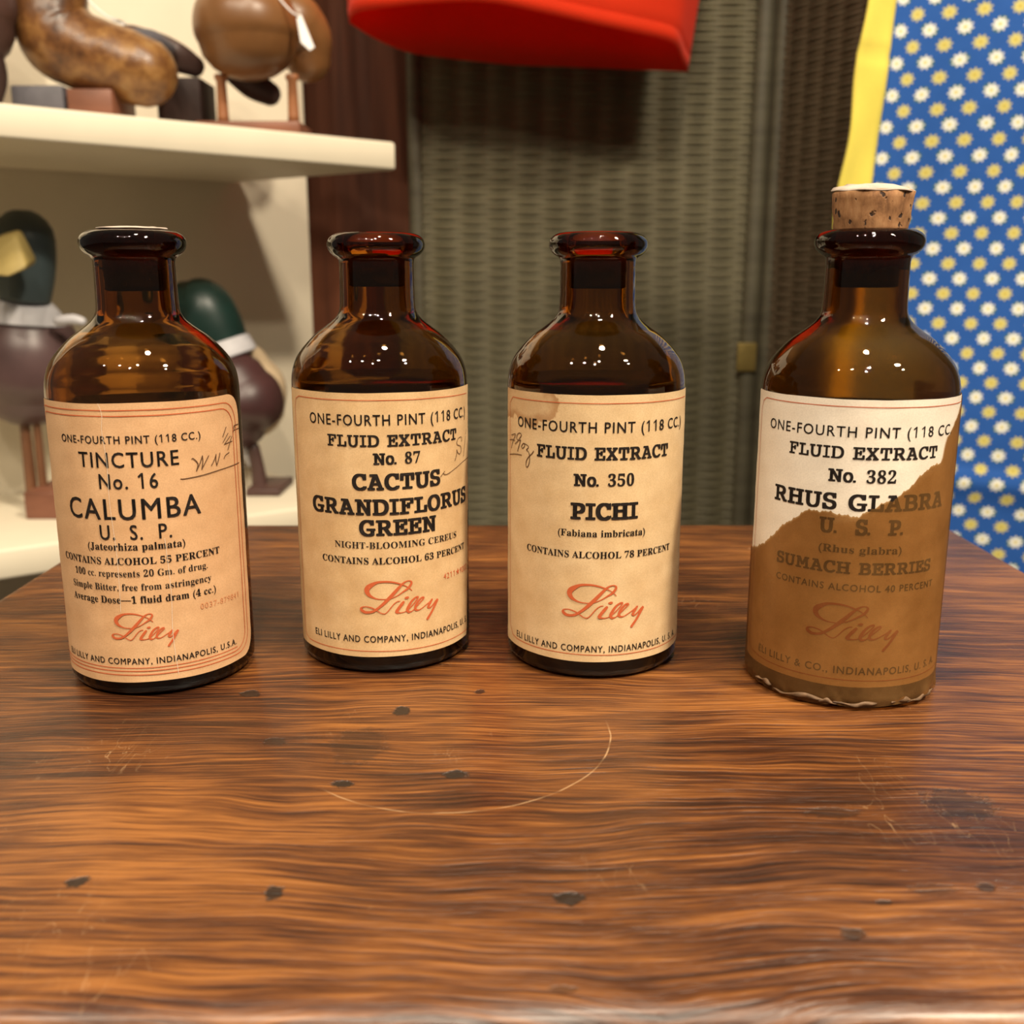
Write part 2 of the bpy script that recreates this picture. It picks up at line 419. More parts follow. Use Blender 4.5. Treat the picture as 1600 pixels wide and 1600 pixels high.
def daisy_mat():
    """printed cotton: staggered rows of white and of yellow daisies; uv in units of (flower pitch, row pitch)"""
    k = NT('daisy_print_cotton'); b = k.b
    uv = k.coord('UV'); sp = k.n('ShaderNodeSeparateXYZ'); k.l(uv, sp.inputs[0])
    U, V = sp.outputs[0], sp.outputs[1]
    row = k.math('FLOOR', V)
    par = k.math('ABSOLUTE', k.math('MODULO', row, 2.0))               # 0 white row, 1 yellow row
    jit = k.n('ShaderNodeTexWhiteNoise', noise_dimensions='2D')
    us = k.math('ADD', U, k.math('MULTIPLY', par, 0.5))
    cu = k.math('FLOOR', us)
    cj = k.n('ShaderNodeCombineXYZ'); k.l(cu, cj.inputs[0]); k.l(row, cj.inputs[1]); k.l(cj.outputs[0], jit.inputs['Vector'])
    x = k.math('SUBTRACT', k.math('SUBTRACT', us, cu), 0.5)
    y = k.math('SUBTRACT', k.math('SUBTRACT', V, row), 0.5)
    xm = k.math('MULTIPLY', x, 22.0); ym = k.math('MULTIPLY', y, 11.8)
    xm = k.math('ADD', xm, k.math('MULTIPLY', k.math('SUBTRACT', jit.outputs['Value'], 0.5), 2.0))
    d = k.math('SQRT', k.math('ADD', k.math('MULTIPLY', xm, xm), k.math('MULTIPLY', ym, ym)))
    ang = k.math('ARCTAN2', ym, xm)
    pet = k.math('COSINE', k.math('ADD', k.math('MULTIPLY', ang, 9.0), k.math('MULTIPLY', jit.outputs['Value'], 6.28)))
    rad = k.math('ADD', 4.3, k.math('MULTIPLY', pet, 1.25))
    flower = k.maprange(k.math('SUBTRACT', d, rad), -0.4, 0.5, 1, 0)
    heart = k.maprange(d, 1.1, 1.9, 1, 0)
    leaf = k.math('MULTIPLY', k.maprange(k.math('SUBTRACT', d, k.math('ADD', 5.2, k.math('MULTIPLY', k.math('COSINE', k.math('ADD', k.math('MULTIPLY', ang, 2.0), k.math('MULTIPLY', jit.outputs['Value'], 9))), 1.1))), -0.5, 0.6, 0.75, 0), k.math('SUBTRACT', 1.0, par))
    base = k.mix(k.noise(k.coord(), 60, 3), (0.015, 0.075, 0.30), (0.022, 0.098, 0.37))
    c = k.mix(leaf, base, (0.05, 0.13, 0.07))
    pc = k.mix(par, (0.74, 0.74, 0.70), (0.58, 0.51, 0.16))
    c = k.mix(flower, c, pc)
    hc = k.mix(par, (0.62, 0.55, 0.22), (0.50, 0.40, 0.09))
    c = k.mix(k.math('MULTIPLY', heart, flower), c, hc)
    k.l(c, b.inputs['Base Color']); b.inputs['Roughness'].default_value = 0.8; b.inputs['Specular IOR Level'].default_value = 0.2
    return k.m
M_DAISY = daisy_mat()
def mottled():
    k = NT('mottled_brown_paint'); b = k.b; co = k.coord()
    m = k.noise(co, 46, 6, 0.7); p = k.noise(co, 13, 3)
    c = k.ramp(k.math('ADD', k.math('MULTIPLY', m, 0.6), k.math('MULTIPLY', p, 0.4)), [(0.36, (0.05, 0.019, 0.008)), (0.47, (0.15, 0.062, 0.019)), (0.56, (0.28, 0.14, 0.044)), (0.66, (0.33, 0.235, 0.115))])
    k.l(c, b.inputs['Base Color']); b.inputs['Roughness'].default_value = 0.33
    k.bump(m, 0.25, 0.003); return k.m
M_MOTT = mottled()
M_BROWN = simple('brown_lacquer', (0.20, 0.088, 0.030), 0.36, 0.5, var=0.25, scale=14)
M_SLATE = simple('slate_paint', (0.10, 0.095, 0.11), 0.45, var=0.2)
M_TAIL = simple('tail_paint', (0.07, 0.036, 0.030), 0.45, var=0.3, scale=25)
M_TEAL = simple('dark_teal_paint', (0.038, 0.055, 0.060), 0.5, 0.5, var=0.3, scale=25)
M_GREEN = simple('dark_green_paint', (0.008, 0.028, 0.023), 0.4, 0.5, var=0.2, scale=25)
M_BILL = simple('ochre_bill_paint', (0.30, 0.225, 0.075), 0.55, var=0.15)
M_RING = simple('grey_white_paint', (0.50, 0.49, 0.52), 0.5, var=0.1)
M_MAROON = simple('maroon_paint', (0.055, 0.022, 0.022), 0.4, 0.5, var=0.25, scale=18)
M_PURPLE = simple('purple_brown_paint', (0.085, 0.048, 0.048), 0.38, 0.5, var=0.25, scale=18)
M_FLANK = simple('cream_flank_paint', (0.52, 0.40, 0.26), 0.5, var=0.12)
M_TAGP = simple('white_card', (0.80, 0.77, 0.76), 0.6)
M_FLOOR = simple('dark_floor', (0.06, 0.045, 0.032), 0.5, var=0.2, scale=6)
M_WALL = simple('wall_paint', (0.22, 0.18, 0.12), 0.8, var=0.05, scale=5)

# ------------------------------------------------------------------ setting
fl = box('floor', -2600, 2600, -2600, 1720, -TZ-20, -TZ, M_FLOOR, bev=0); tag(fl, 'dark floor under the table and shelves', 'floor', kind='structure')
wb = box('wall_back', -2600, 2600, 1720, 1760, -TZ, 1900, M_WALL, bev=0); tag(wb, 'plain back wall behind the screen and shelves', 'wall', kind='structure')

# table
tb = empty('wooden_table', W(8, 305, -TZ)); tag(tb, 'varnished reddish brown wooden table with dents and scratches under the four bottles', 'table')
top = box('tabletop', -188, 205, 138, 470, -24, 0, M_TABLE, tb, bev=0); bevel(top, 5.5, 4)
# tabletop keeps its coordinates in the table frame for the grain and knots
off = top.parent.location
me = top.data
for v in me.vertices: v.co = v.co+off-W(0, 0, 0)
top.location = W(0, 0, 0)-off
for ax, ay in ((-172, 154), (189, 154), (-172, 452), (189, 452)):
    box('leg', ax-16, ax+16, ay-16, ay+16, -TZ, -24, M_POST, tb, 2)
for nm, q in (('apron', (-156, 173, 146, 160)), ('apron', (-156, 173, 446, 460))):
    box(nm, q[0], q[1], q[2], q[3], -95, -24, M_POST, tb, 1)
for x0 in (-180, 183):
    box('apron', x0, x0+14, 170, 436, -95, -24, M_POST, tb, 1)

# brown post
p0, p1 = at(476, 400, 1370), at(652, 400, 1370)
po = box('wooden_post', p0.x, p1.x, 1370, 1420, -TZ, 950, M_POST, bev=4)
tag(po, 'broad dark reddish brown wooden board standing between the cream shelves and the olive screen', 'post')

# shelving unit: front line runs back to the right
F0, F1 = at(0, 213, 840), at(619, 266, 1050)
fd = Vector((F1.x-F0.x, F1.y-F0.y, 0)).normalized(); bd = Vector((-fd.y, fd.x, 0))
ZB = (F0.z+F1.z)/2; TH = 26
ZL = at(0, 850, 840).z
A0 = F0-fd*330
def P2(p, back=0.0, along=0.0):
    q = p+bd*back+fd*along; return (q.x, q.y)
su = empty('shelving_unit', W(A0.x, A0.y, -TZ)); tag(su, 'cream painted shelving unit holding the bird decoys', 'shelf')
def line_at_px(px, back):
    """point of the shelf's plan at a line of sight, 'back' mm behind its front"""
    a = Vector((F0.x, F0.y))+Vector((bd.x, bd.y))*back; d = Vector((fd.x, fd.y))
    k = (px-800)/(FPX*1.0)*1.02
    t = (a.x-k*a.y)/(k*d.y-d.x); return a+d*t
def shelf(name, zb0, zb1, right):
    e_ = line_at_px(388, 238)
    pts = [P2(A0), P2(right), (e_.x, e_.y), P2(A0, 238)]
    n = len(pts); L = (right-A0).length
    zz = [zb0+(zb1-zb0)*((Vector((p[0], p[1], 0))-Vector((A0.x, A0.y, 0))).dot(fd))/L for p in pts]
    v = [(p[0], p[1], z) for p, z in zip(pts, zz)]+[(p[0], p[1], z+TH) for p, z in zip(pts, zz)]
    f = [tuple(range(n-1, -1, -1)), tuple(range(n, 2*n))]+[(i, (i+1) % n, n+(i+1) % n, n+i) for i in range(n)]
    o = fix_normals(mesh(name, v, f, M_CREAM, su, smooth=False)); bevel(o, 2.5, 2); return o
shelf('shelf_board', F0.z-(F1.z-F0.z)*0.5, F1.z, F1)
SZ = lambda p: (F0.z+(F1.z-F0.z)*((Vector((p.x, p.y, 0))-Vector((F0.x, F0.y, 0))).dot(fd))/((F1-F0).length))+TH
shelf('shelf_board', ZL-TH, ZL-TH, F1-fd*30)
bk = line_at_px(500, 238)
bp = [P2(A0, 238), (bk.x, bk.y), (bk.x+bd.x*14, bk.y+bd.y*14), P2(A0, 252)]
prism('back_panel', bp, -TZ, 640, M_CREAM, su, 1)
prism('end_panel', [P2(A0, 0, -20), P2(A0, 0, 0), P2(A0, 250, 0), P2(A0, 250, -20)], -TZ, 640, M_CREAM, su, 1)

# ------------------------------------------------------------------ folding wicker screen
def weave(name, a, b_, z0, z1, mat, parent, rowp=5.6, colp=33.0, amp=3.4):
    """woven sheet between plan points a and b: strands pass in front of and behind the stakes"""
    A, B = Vector(a), Vector(b_); L = (B-A).length; d = (B-A)/L; nrm = Vector((d.y, -d.x))
    nx = int(L/(colp/6)); nz = int((z1-z0)/(rowp/4))
    verts, faces = [], []
    for j in range(nz+1):
        z = z0+(z1-z0)*j/nz; rowi = math.floor(j/4); ph = (j % 4)/4
        rnd = (0.0, 0.75, 1.0, 0.75)[j % 4]
        for i in range(nx+1):
            x = L*i/nx
            o = amp*(0.28*math.cos(math.pi*x/colp+math.pi*(rowi % 2))+1.0*abs(math.cos(math.pi*x/colp)))*rnd+amp*0.45*rnd
            p = A+d*x+nrm*o
            verts.append((p.x, p.y, z))
    for j in range(nz):
        for i in range(nx):
            q = j*(nx+1)+i; faces.append((q, q+1, q+nx+2, q+nx+1))
    back = len(verts)
    for (x, z) in ((0, z0), (L, z0), (L, z1), (0, z1)):
        p = A+d*x-nrm*4; verts.append((p.x, p.y, z))
    faces.append((back, back+3, back+2, back+1))
    return mesh(name, verts, faces, mat, parent)
def post_tube(name, x, y, r, z0, z1, mat, parent):
    v, f = [], []
    for z in (z0, z1):
        for k in range(20):
            an = 2*math.pi*k/20; v.append((x+r*math.cos(an), y+r*math.sin(an), z))
    for k in range(20): f.append((k, (k+1) % 20, 20+(k+1) % 20, 20+k))
    f.append(tuple(range(19, -1, -1))); f.append(tuple(range(20, 40)))
    o = mesh(name, v, f, mat, parent)
    try: o.data.set_sharp_from_angle(angle=math.radians(50))
    except Exception: pass
    return o
YS = 1270
s0, s1 = at(655, 400, YS), at(1176, 400, YS)
ws = empty('folding_screen', W((s0.x+s1.x)/2, YS, -TZ)); tag(ws, 'olive brown woven wicker folding screen with two panels behind the bottles', 'screen')
weave('woven_panel', (s0.x, YS), (s1.x, YS), -TZ+20, 860, M_WICK1, ws)
s2 = at(1198, 400, YS); s3 = Vector((s2.x+150, YS-385, 0))
weave('woven_panel', (s2.x+4, YS-8), (s3.x, s3.y), -TZ+20, 860, M_WICK2, ws, colp=30)
post_tube('frame_post', s0.x-2, YS, 9, -TZ, 880, M_WFRAME, ws)
post_tube('frame_post', s1.x, YS-2, 11, -TZ, 880, M_WFRAME, ws)
post_tube('frame_post', s2.x+4, YS-6, 10, -TZ, 880, M_WFRAME, ws)
post_tube('frame_post', s3.x, s3.y, 10, -TZ, 880, M_WFRAME, ws)
hg = at(1166, 558, YS-16)
box('hinge', hg.x-11, hg.x+12, YS-17, YS-12, hg.z-17, hg.z+17, M_BRASS, ws, 1)
for z in (-480, 620): box('hinge', hg.x-11, hg.x+12, YS-17, YS-12, z-17, z+17, M_BRASS, ws, 1)

# ------------------------------------------------------------------ red garment hanging in front of the screen
def hem_garment():
    front = [(547, 36, 1170), (556, 20, 1140), (600, 12, 1118), (680, 4, 1110), (760, 3, 1106), (850, 20, 1106), (940, 40, 1112), (1010, 55, 1120), (1052, 68, 1135), (1066, 96, 1160), (1074, 112, 1180)]
    back = [(1074, 112, 1180), (1000, 109, 1206), (900, 105, 1214), (800, 101, 1216), (700, 91, 1212), (640, 82, 1206), (590, 62, 1194), (547, 36, 1170)]
    F = crom([tuple(at(*p)) for p in front], 5); B = crom([tuple(at(*p)) for p in back], 6)
    loop = F+B[1:-1]
    n = len(loop); verts, faces = [], []
    cx = sum(p[0] for p in loop)/n; cy = sum(p[1] for p in loop)/n
    for j in range(13):
        h = j/12
        for i, p in enumerate(loop):
            k = 1+0.16*h
            x = cx+(p[0]-cx)*k+10*h; y = cy+(p[1]-cy)*(1-0.45*h)
            y += 3.5*math.sin(x*0.06+i*0.1)*math.sin(3.1*h)
            verts.append((x, y, p[2]+h*330+(h*(260-p[2])*0.15)))
    for j in range(12):
        for i in range(n):
            faces.append((j*n+i, j*n+(i+1) % n, (j+1)*n+(i+1) % n, (j+1)*n+i))
    root = empty('hanging_garment', W(cx, cy, loop[0][2])); tag(root, 'bright red cloth garment hanging open hem down before the wicker screen', 'clothing')
    o = fix_normals(mesh('cloth_body', verts, faces, M_REDC, root))
    md = o.modifiers.new('thickness', 'SOLIDIFY'); md.thickness = 0.0016; md.offset = 0
    # stitched hem band standing slightly proud of the front
    hv, hf = [], []
    for i, p in enumerate(F):
        q = Vector((0, -1.6, 0))
        hv += [(p[0], p[1]-1.6, p[2]-0.6), (cx+(p[0]-cx)*1.008, p[1]-1.9, p[2]+14)]
    for i in range(len(F)-1): hf.append((2*i, 2*i+2, 2*i+3, 2*i+1))
    hb = mesh('hem_band', hv, hf, M_REDC, root)
    md = hb.modifiers.new('thickness', 'SOLIDIFY'); md.thickness = 0.0012; md.offset = 0
    return root
hem_garment()

# ------------------------------------------------------------------ blue daisy apron with yellow edging
def apron():
    Y0 = 850
    tl, bl = at(1404, 0, Y0), at(1368, 285, Y0)          # line where blue meets yellow
    dn = (bl-tl).normalized(); rt = Vector((-dn.z, 0, dn.x)); rt = rt if rt.x > 0 else -rt
    org = tl-dn*190
    root = empty('daisy_apron', W(org.x, org.y, org.z)); tag(root, 'blue apron printed with white and yellow daisies and edged with a yellow strip', 'apron')
    def surf(u, v):
        y = 13*math.sin(u*0.021+0.9+v*0.0012)+5*math.sin(u*0.052+v*0.004)+3*math.sin(v*0.019+u*0.01)
        y *= min(1, 0.35+v/400)
        y -= 8*math.exp(-((v-560)/9)**2)*(1 if v < 560 else 0.45)     # soft fold across, low down
        p = org+rt*u+dn*v
        return (p.x, p.y+y-u*0.14, p.z)
    verts, faces, uvs = [], [], []
    NU, NV = 60, 130; LU, LV = 330.0, 800.0
    for j in range(NV+1):
        for i in range(NU+1):
            u, v = LU*i/NU, LV*j/NV
            verts.append(surf(u, v)); uvs.append((u/22.3+0.15, -(v+0.05*u)/11.75+200.36))
    for j in range(NV):
        for i in range(NU):
            q = j*(NU+1)+i; faces.append((q, q+NU+1, q+NU+2, q+1))
    o = mesh('printed_cloth', verts, faces, M_DAISY, root, uvs=uvs)
    md = o.modifiers.new('thickness', 'SOLIDIFY'); md.thickness = 0.0014; md.offset = 1
    v2, f2 = [], []
    NW = 6
    for j in range(NV+1):
        v = LV*j/NV
        w = 24+1.6*math.sin(v*0.06)+1.2*math.sin(v*0.021+1)
        for i in range(NW+1):
            u = -w+(w+1.5)*i/NW
            p = surf(u, v); b = -1.4+2.0*math.sin(v*0.07)*math.cos(u*0.13)*0.6
            if abs((v % 158)-72) < 3.2: b += 1.6
            v2.append((p[0], p[1]+b-1.2, p[2]))
    for j in range(NV):
        for i in range(NW):
            q = j*(NW+1)+i; f2.append((q, q+NW+1, q+NW+2, q+1))
    y = mesh('yellow_edging', v2, f2, M_YELC, root); y['label'] = 'yellow cloth edging strip'
    md = y.modifiers.new('thickness', 'SOLIDIFY'); md.thickness = 0.002; md.offset = 0
    return root
apron()

# ------------------------------------------------------------------ bird decoys
def pxl(path, y, yo=None):
    """(px, py, radius in px[, distance offset]) -> loft points"""
    out = []
    for p in path:
        yy = y+(p[3] if len(p) > 3 else 0)
        q = at(p[0], p[1], yy); out.append((q.x, q.y, q.z, p[2]*pw(yy)))
    return out
def crop1(pts): return [tuple([p[0]/2.424, p[1]/2.424, p[2]/2.424]+list(p[3:])) for p in pts]
def crop2(pts): return [tuple([p[0]/2.462, 270+p[1]/2.462, p[2]/2.462]+list(p[3:])) for p in pts]
def peg(name, px, py0, py1, rpx, y, mat, parent, flare=True):
    a, b = at(px, py0, y), at(px, py1, y); r = rpx*pw(y)
    v, f = [], []
    prof = [(0, 1.15), (0.08, 1.2), (0.14, 0.85), (0.85, 1.0), (1, 1.1)] if flare else [(0, 1), (1, 1)]
    for t, k in prof:
        for s in range(18):
            an = 2*math.pi*s/18; v.append((a.x+r*k*math.cos(an), a.y+r*k*math.sin(an), a.z+(b.z-a.z)*t))
    n = len(prof)
    for j in range(n-1):
        for s in range(18): f.append((j*18+s, j*18+(s+1) % 18, (j+1)*18+(s+1) % 18, (j+1)*18+s))
    f.append(tuple(range(18))); f.append(tuple((n-1)*18+s for s in range(17, -1, -1)))
    return fix_normals(mesh(name, v, f, mat, parent))
def slab(name, px0, px1, y, dy, z0, z1, mat, parent):
    a, b = at(px0, 300, y), at(px1, 300, y)
    poly = [(a.x, y-dy/2), (b.x, y-dy/2), (b.x, y+dy/2), (a.x, y+dy/2)]
    return prism(name, poly, z0, z1, mat, parent, 1.5)

G = 'carved bird decoys on the cream shelves'
# mottled brown decoy, upper shelf
Y = 985
c = at(150, 165, Y); zt = SZ(c)
r = empty('bird_decoy', W(c.x, Y, zt)); tag(r, 'mottled brown bird decoy lying low at the middle of the upper cream shelf', 'decoy', G)
loft('body', pxl(crop1([(215, -150, 105), (205, -40, 112), (195, 70, 128), (235, 150, 134), (330, 205, 126), (440, 240, 124), (540, 272, 118)]), Y), M_MOTT, r, wob=0.03)
loft('tail', pxl(crop1([(500, 165, 60, 40), (600, 190, 56, 50), (680, 222, 48, 55), (735, 250, 36, 60)]), Y), M_TAIL, r, squash=(1, 0.5))
loft('wing_patch', pxl(crop1([(520, 150, 44, 10), (570, 160, 50, 22), (620, 185, 40, 40)]), Y), M_SLATE, r, squash=(1, 0.8))
q = at(175, 170, Y)
slab('base_block', 138, 205, Y+5, 60, zt, at(170, 146, Y).z, M_BASEW, r)
slab('keel', 50, 128, Y, 46, zt, at(95, 140, Y).z, M_SLATE, r)
# round brown decoy on pegs, upper shelf
Y = 1012
c = at(400, 190, Y); zt = SZ(c)
r = empty('bird_decoy', W(c.x, Y, zt)); tag(r, 'round glossy brown bird decoy standing on two pegs at the upper shelf end', 'decoy', G)
loft('body', pxl(crop1([(930, -30, 140), (932, 50, 174), (936, 120, 180), (940, 165, 166)]), Y), M_BROWN, r, cap_=(1.0, 0.72))
loft('tail', pxl(crop1([(1110, 90, 105, 70), (1150, 150, 98, 80), (1165, 220, 80, 85)]), Y), M_BROWN, r)
loft('under_tail', pxl(crop1([(900, 270, 50, 30), (960, 320, 50, 36), (1020, 355, 40, 40)]), Y), M_DARKW, r)
for px in (345, 456): peg('leg', px, 117, 192, 8, Y, M_PEG, r)
slab('base_board', 325, 482, Y+18, 60, zt, zt+11, M_BASEW, r)
slab('rear_block', 268, 335, Y+40, 50, zt, at(300, 128, Y+40).z, M_DARKW, r)
# dark decoy at the shelf's outer end
Y = 945
c = at(-40, 150, Y); zt = SZ(c)
r = empty('bird_decoy', W(c.x, Y, zt)); tag(r, 'dark brown bird decoy cut by the photo edge on the upper shelf', 'decoy', G)
loft('body', pxl([(-75, -20, 60), (-50, 10, 66), (-42, 40, 55)], Y), M_TAIL, r)
loft('foot', pxl([(-20, 90, 22), (-14, 120, 22), (-16, 150, 18)], Y), M_DARKW, r)
slab('base_board', -90, 4, Y+8, 60, zt, zt+7, M_RING, r)
# standing mallard at the left of the lower shelf
Y = 965
c = at(50, 790, Y)
r = empty('duck_decoy', W(c.x, Y, ZL)); tag(r, 'dark teal headed duck decoy with ochre bill behind the tincture bottle, lower shelf', 'decoy', G)
loft('head', pxl(crop2([(95, 490, 88), (98, 400, 100), (96, 320, 106), (92, 255, 106)]), Y), M_TEAL, r, cap_=(0.1, 1))
loft('neck_ring', pxl(crop2([(95, 575, 150), (95, 530, 126), (95, 495, 96)]), Y+8), M_RING, r, cap_=(0.05, 0.1))
loft('body', pxl(crop2([(98, 590, 168), (100, 660, 196), (104, 740, 206), (108, 810, 196), (112, 880, 150)]), Y+14), M_PURPLE, r, cap_=(0.25, 0.6))
loft('wing_tip', pxl(crop2([(225, 570, 18), (280, 565, 20), (315, 572, 16)]), Y-20), M_RING, r)
# bill: a flattened wedge towards the viewer
q = [at(*[p[0]/2.462, 270+p[1]/2.462, Y+p[2]]) for p in ((-40, 260, -62), (60, 235, -64), (108, 365, -80), (30, 402, -86), (-60, 395, -80))]
bv = [tuple(p) for p in q]+[(p.x+(at(30, 400, Y).x-p.x)*0.2, Y-40, p.z+6) for p in q]
bf = [(4, 3, 2, 1, 0), (5, 6, 7, 8, 9)]+[(i, (i+1) % 5, 5+(i+1) % 5, 5+i) for i in range(5)]
bo = fix_normals(mesh('bill', bv, bf, M_BILL, r, smooth=False)); bevel(bo, 4, 3)
zb = at(50, 798, Y).z
for px in (36, 55): peg('leg', px, 640, 800, 9 if px == 36 else 7, Y, M_LEGW, r)
slab('base_board', 14, 92, Y, 70, ZL, ZL+26, M_BASEW, r)
# green headed mallard beside it
Y = 1075
c = at(400, 770, Y)
r = empty('duck_decoy', W(c.x, Y, ZL)); tag(r, 'green headed maroon duck decoy between the tincture and cactus bottles, lower shelf', 'decoy', G)
loft('head', pxl(crop2([(730, 520, 100), (770, 530, 120), (810, 590, 118), (845, 660, 108)]), Y), M_GREEN, r, cap_=(1, 0.1))
loft('neck_ring', pxl(crop2([(845, 655, 112), (858, 690, 120), (868, 715, 122)]), Y), M_RING, r, cap_=(0.1, 0.1))
loft('body', pxl(crop2([(905, 820, 130), (930, 870, 152), (935, 910, 146), (925, 960, 100)]), Y-10), M_MAROON, r)
loft('flank', pxl(crop2([(930, 760, 110), (960, 830, 135), (965, 890, 128)]), Y+40), M_FLANK, r)
loft('tail', pxl(crop2([(945, 1060, 34), (965, 1085, 34), (975, 1110, 26)]), Y), M_RING, r)
loft('leg', pxl(crop2([(975, 1060, 24), (990, 1130, 26), (1000, 1200, 30)]), Y-8), M_TAIL, r)
slab('base_board', 370, 425, Y-8, 70, ZL, at(400, 752, Y).z, M_TAIL, r)

def price_tag(pts, string, label):
    a = [at(*p) for p in pts]
    root = empty('price_tag', W(*a[0])); tag(root, label, 'price tag', 'white price tags on the decoys')
    v = [tuple(p) for p in a]+[(p.x+0.3, p.y+1.0, p.z) for p in a]
    n = len(a)
    f = [tuple(range(n)), tuple(range(2*n-1, n-1, -1))]+[(i, n+i, n+(i+1) % n, (i+1) % n) for i in range(n)]
    fix_normals(mesh('card', v, f, M_TAGP, root, smooth=False))
    P = [tuple(at(*p))+(0.8,) for p in string]
    loft('string', P, M_TAGP, root, seg=8)
price_tag([(463, 26, 985), (470, 22, 985), (491, 74, 975), (484, 79, 975), (470, 66, 978)], [(428, -14, 990), (440, 2, 985), (455, 18, 982), (466, 25, 984)], 'white price tag hanging on a string from the round brown decoy')
price_tag([(172, 26, 915), (186, 30, 915), (197, 36, 918), (192, 40, 918), (176, 34, 916)], [(138, 0, 920), (150, 12, 912), (165, 24, 912), (174, 29, 914)], 'small white price tag draped over the mottled brown decoy')

# ------------------------------------------------------------------ bottles
R = 26.0
OUT = [(2.0, 0.3), (1.6, 12.0), (0.6, 17.5), (0.0, 20.0), (0.0, 22.4), (0.7, 24.6), (2.2, 25.7), (4.5, 26.0), (20, 26.0), (50, 26.0), (78, 26.0), (83, 25.95), (86, 25.65), (88.4, 25.0),
       (90.8, 23.9), (93.2, 22.1), (95.5, 20.0), (97.4, 17.9), (99.1, 15.5), (100.8, 13.3), (102.0, 12.15), (103.4, 11.35), (105.2, 11.0), (110, 10.85), (115, 10.8), (117.6, 10.85),
       (118.6, 11.3), (119.4, 12.5), (120.6, 13.6), (122.0, 14.1), (123.3, 13.95), (124.5, 13.1), (125.3, 11.7), (125.6, 10.3)]
INN = [(125.2, 9.3), (124.0, 8.75), (121, 8.5), (112, 8.4), (106, 8.5), (103, 9.1), (101.0, 10.6), (99.0, 13.2), (97.0, 16.2), (94.6, 18.9), (92, 21.0), (89, 22.7), (85.5, 23.6), (80, 23.9), (50, 23.9), (12, 23.8),
       (8, 23.2), (6.0, 20.5), (5.4, 14), (6.2, 6), (6.6, 0.3)]
def dens(p): return crom(p, 4)
def cyl(u, v, r):
    a = u/R; return (r*math.sin(a), -r*math.cos(a), v)

# --- lettering
BOLD, MONO = (0x1D400, 0x1D41A, 0x1D7CE), (0x1D670, 0x1D68A, 0x1D7F6)
def conv(t, tab):
    o = ''
    for ch in t:
        if 'A' <= ch <= 'Z': o += chr(tab[0]+ord(ch)-65)
        elif 'a' <= ch <= 'z': o += chr(tab[1]+ord(ch)-97)
        elif '0' <= ch <= '9': o += chr(tab[2]+ord(ch)-48)
        else: o += ch
    return o
def plain(t): return t.replace('1', chr(0x1D7E3))      # a figure one with its flag
_cache = {}
def shape(body, track=1.0):
    """flat outline triangles of a piece of text: (points, faces)"""
    if (body, track) in _cache: return _cache[body, track]
    c = bpy.data.curves.new('lettering', 'FONT'); c.body = body; c.resolution_u = 3; c.space_character = track
    o = bpy.data.objects.new('lettering', c); col.objects.link(o)
    bpy.context.view_layer.update()
    dg = bpy.context.evaluated_depsgraph_get()
    m = bpy.data.meshes.new_from_object(o.evaluated_get(dg))
    pts = [(v.co.x, v.co.y) for v in m.vertices]; fs = [tuple(p.vertices) for p in m.polygons]
    bpy.data.objects.remove(o); bpy.data.curves.remove(c); bpy.data.meshes.remove(m)
    _cache[body, track] = (pts, fs); return pts, fs
def cap_of(style):
    p, _ = shape({'s': 'H', 'b': chr(0x1D400+7), 'c': chr(0x1D670+7)}[style])
    return max(q[1] for q in p)
WID = dict(F=.84, L=.84, U=1.0, I=.52, D=.96, E=.86, X=.96, T=.9, R=1.0, A=1.0, C=.9, N=1.02, O=.94, S=.76, G=1.0, P=.86, H=1.06, B=.92, M=1.2, o=.66)
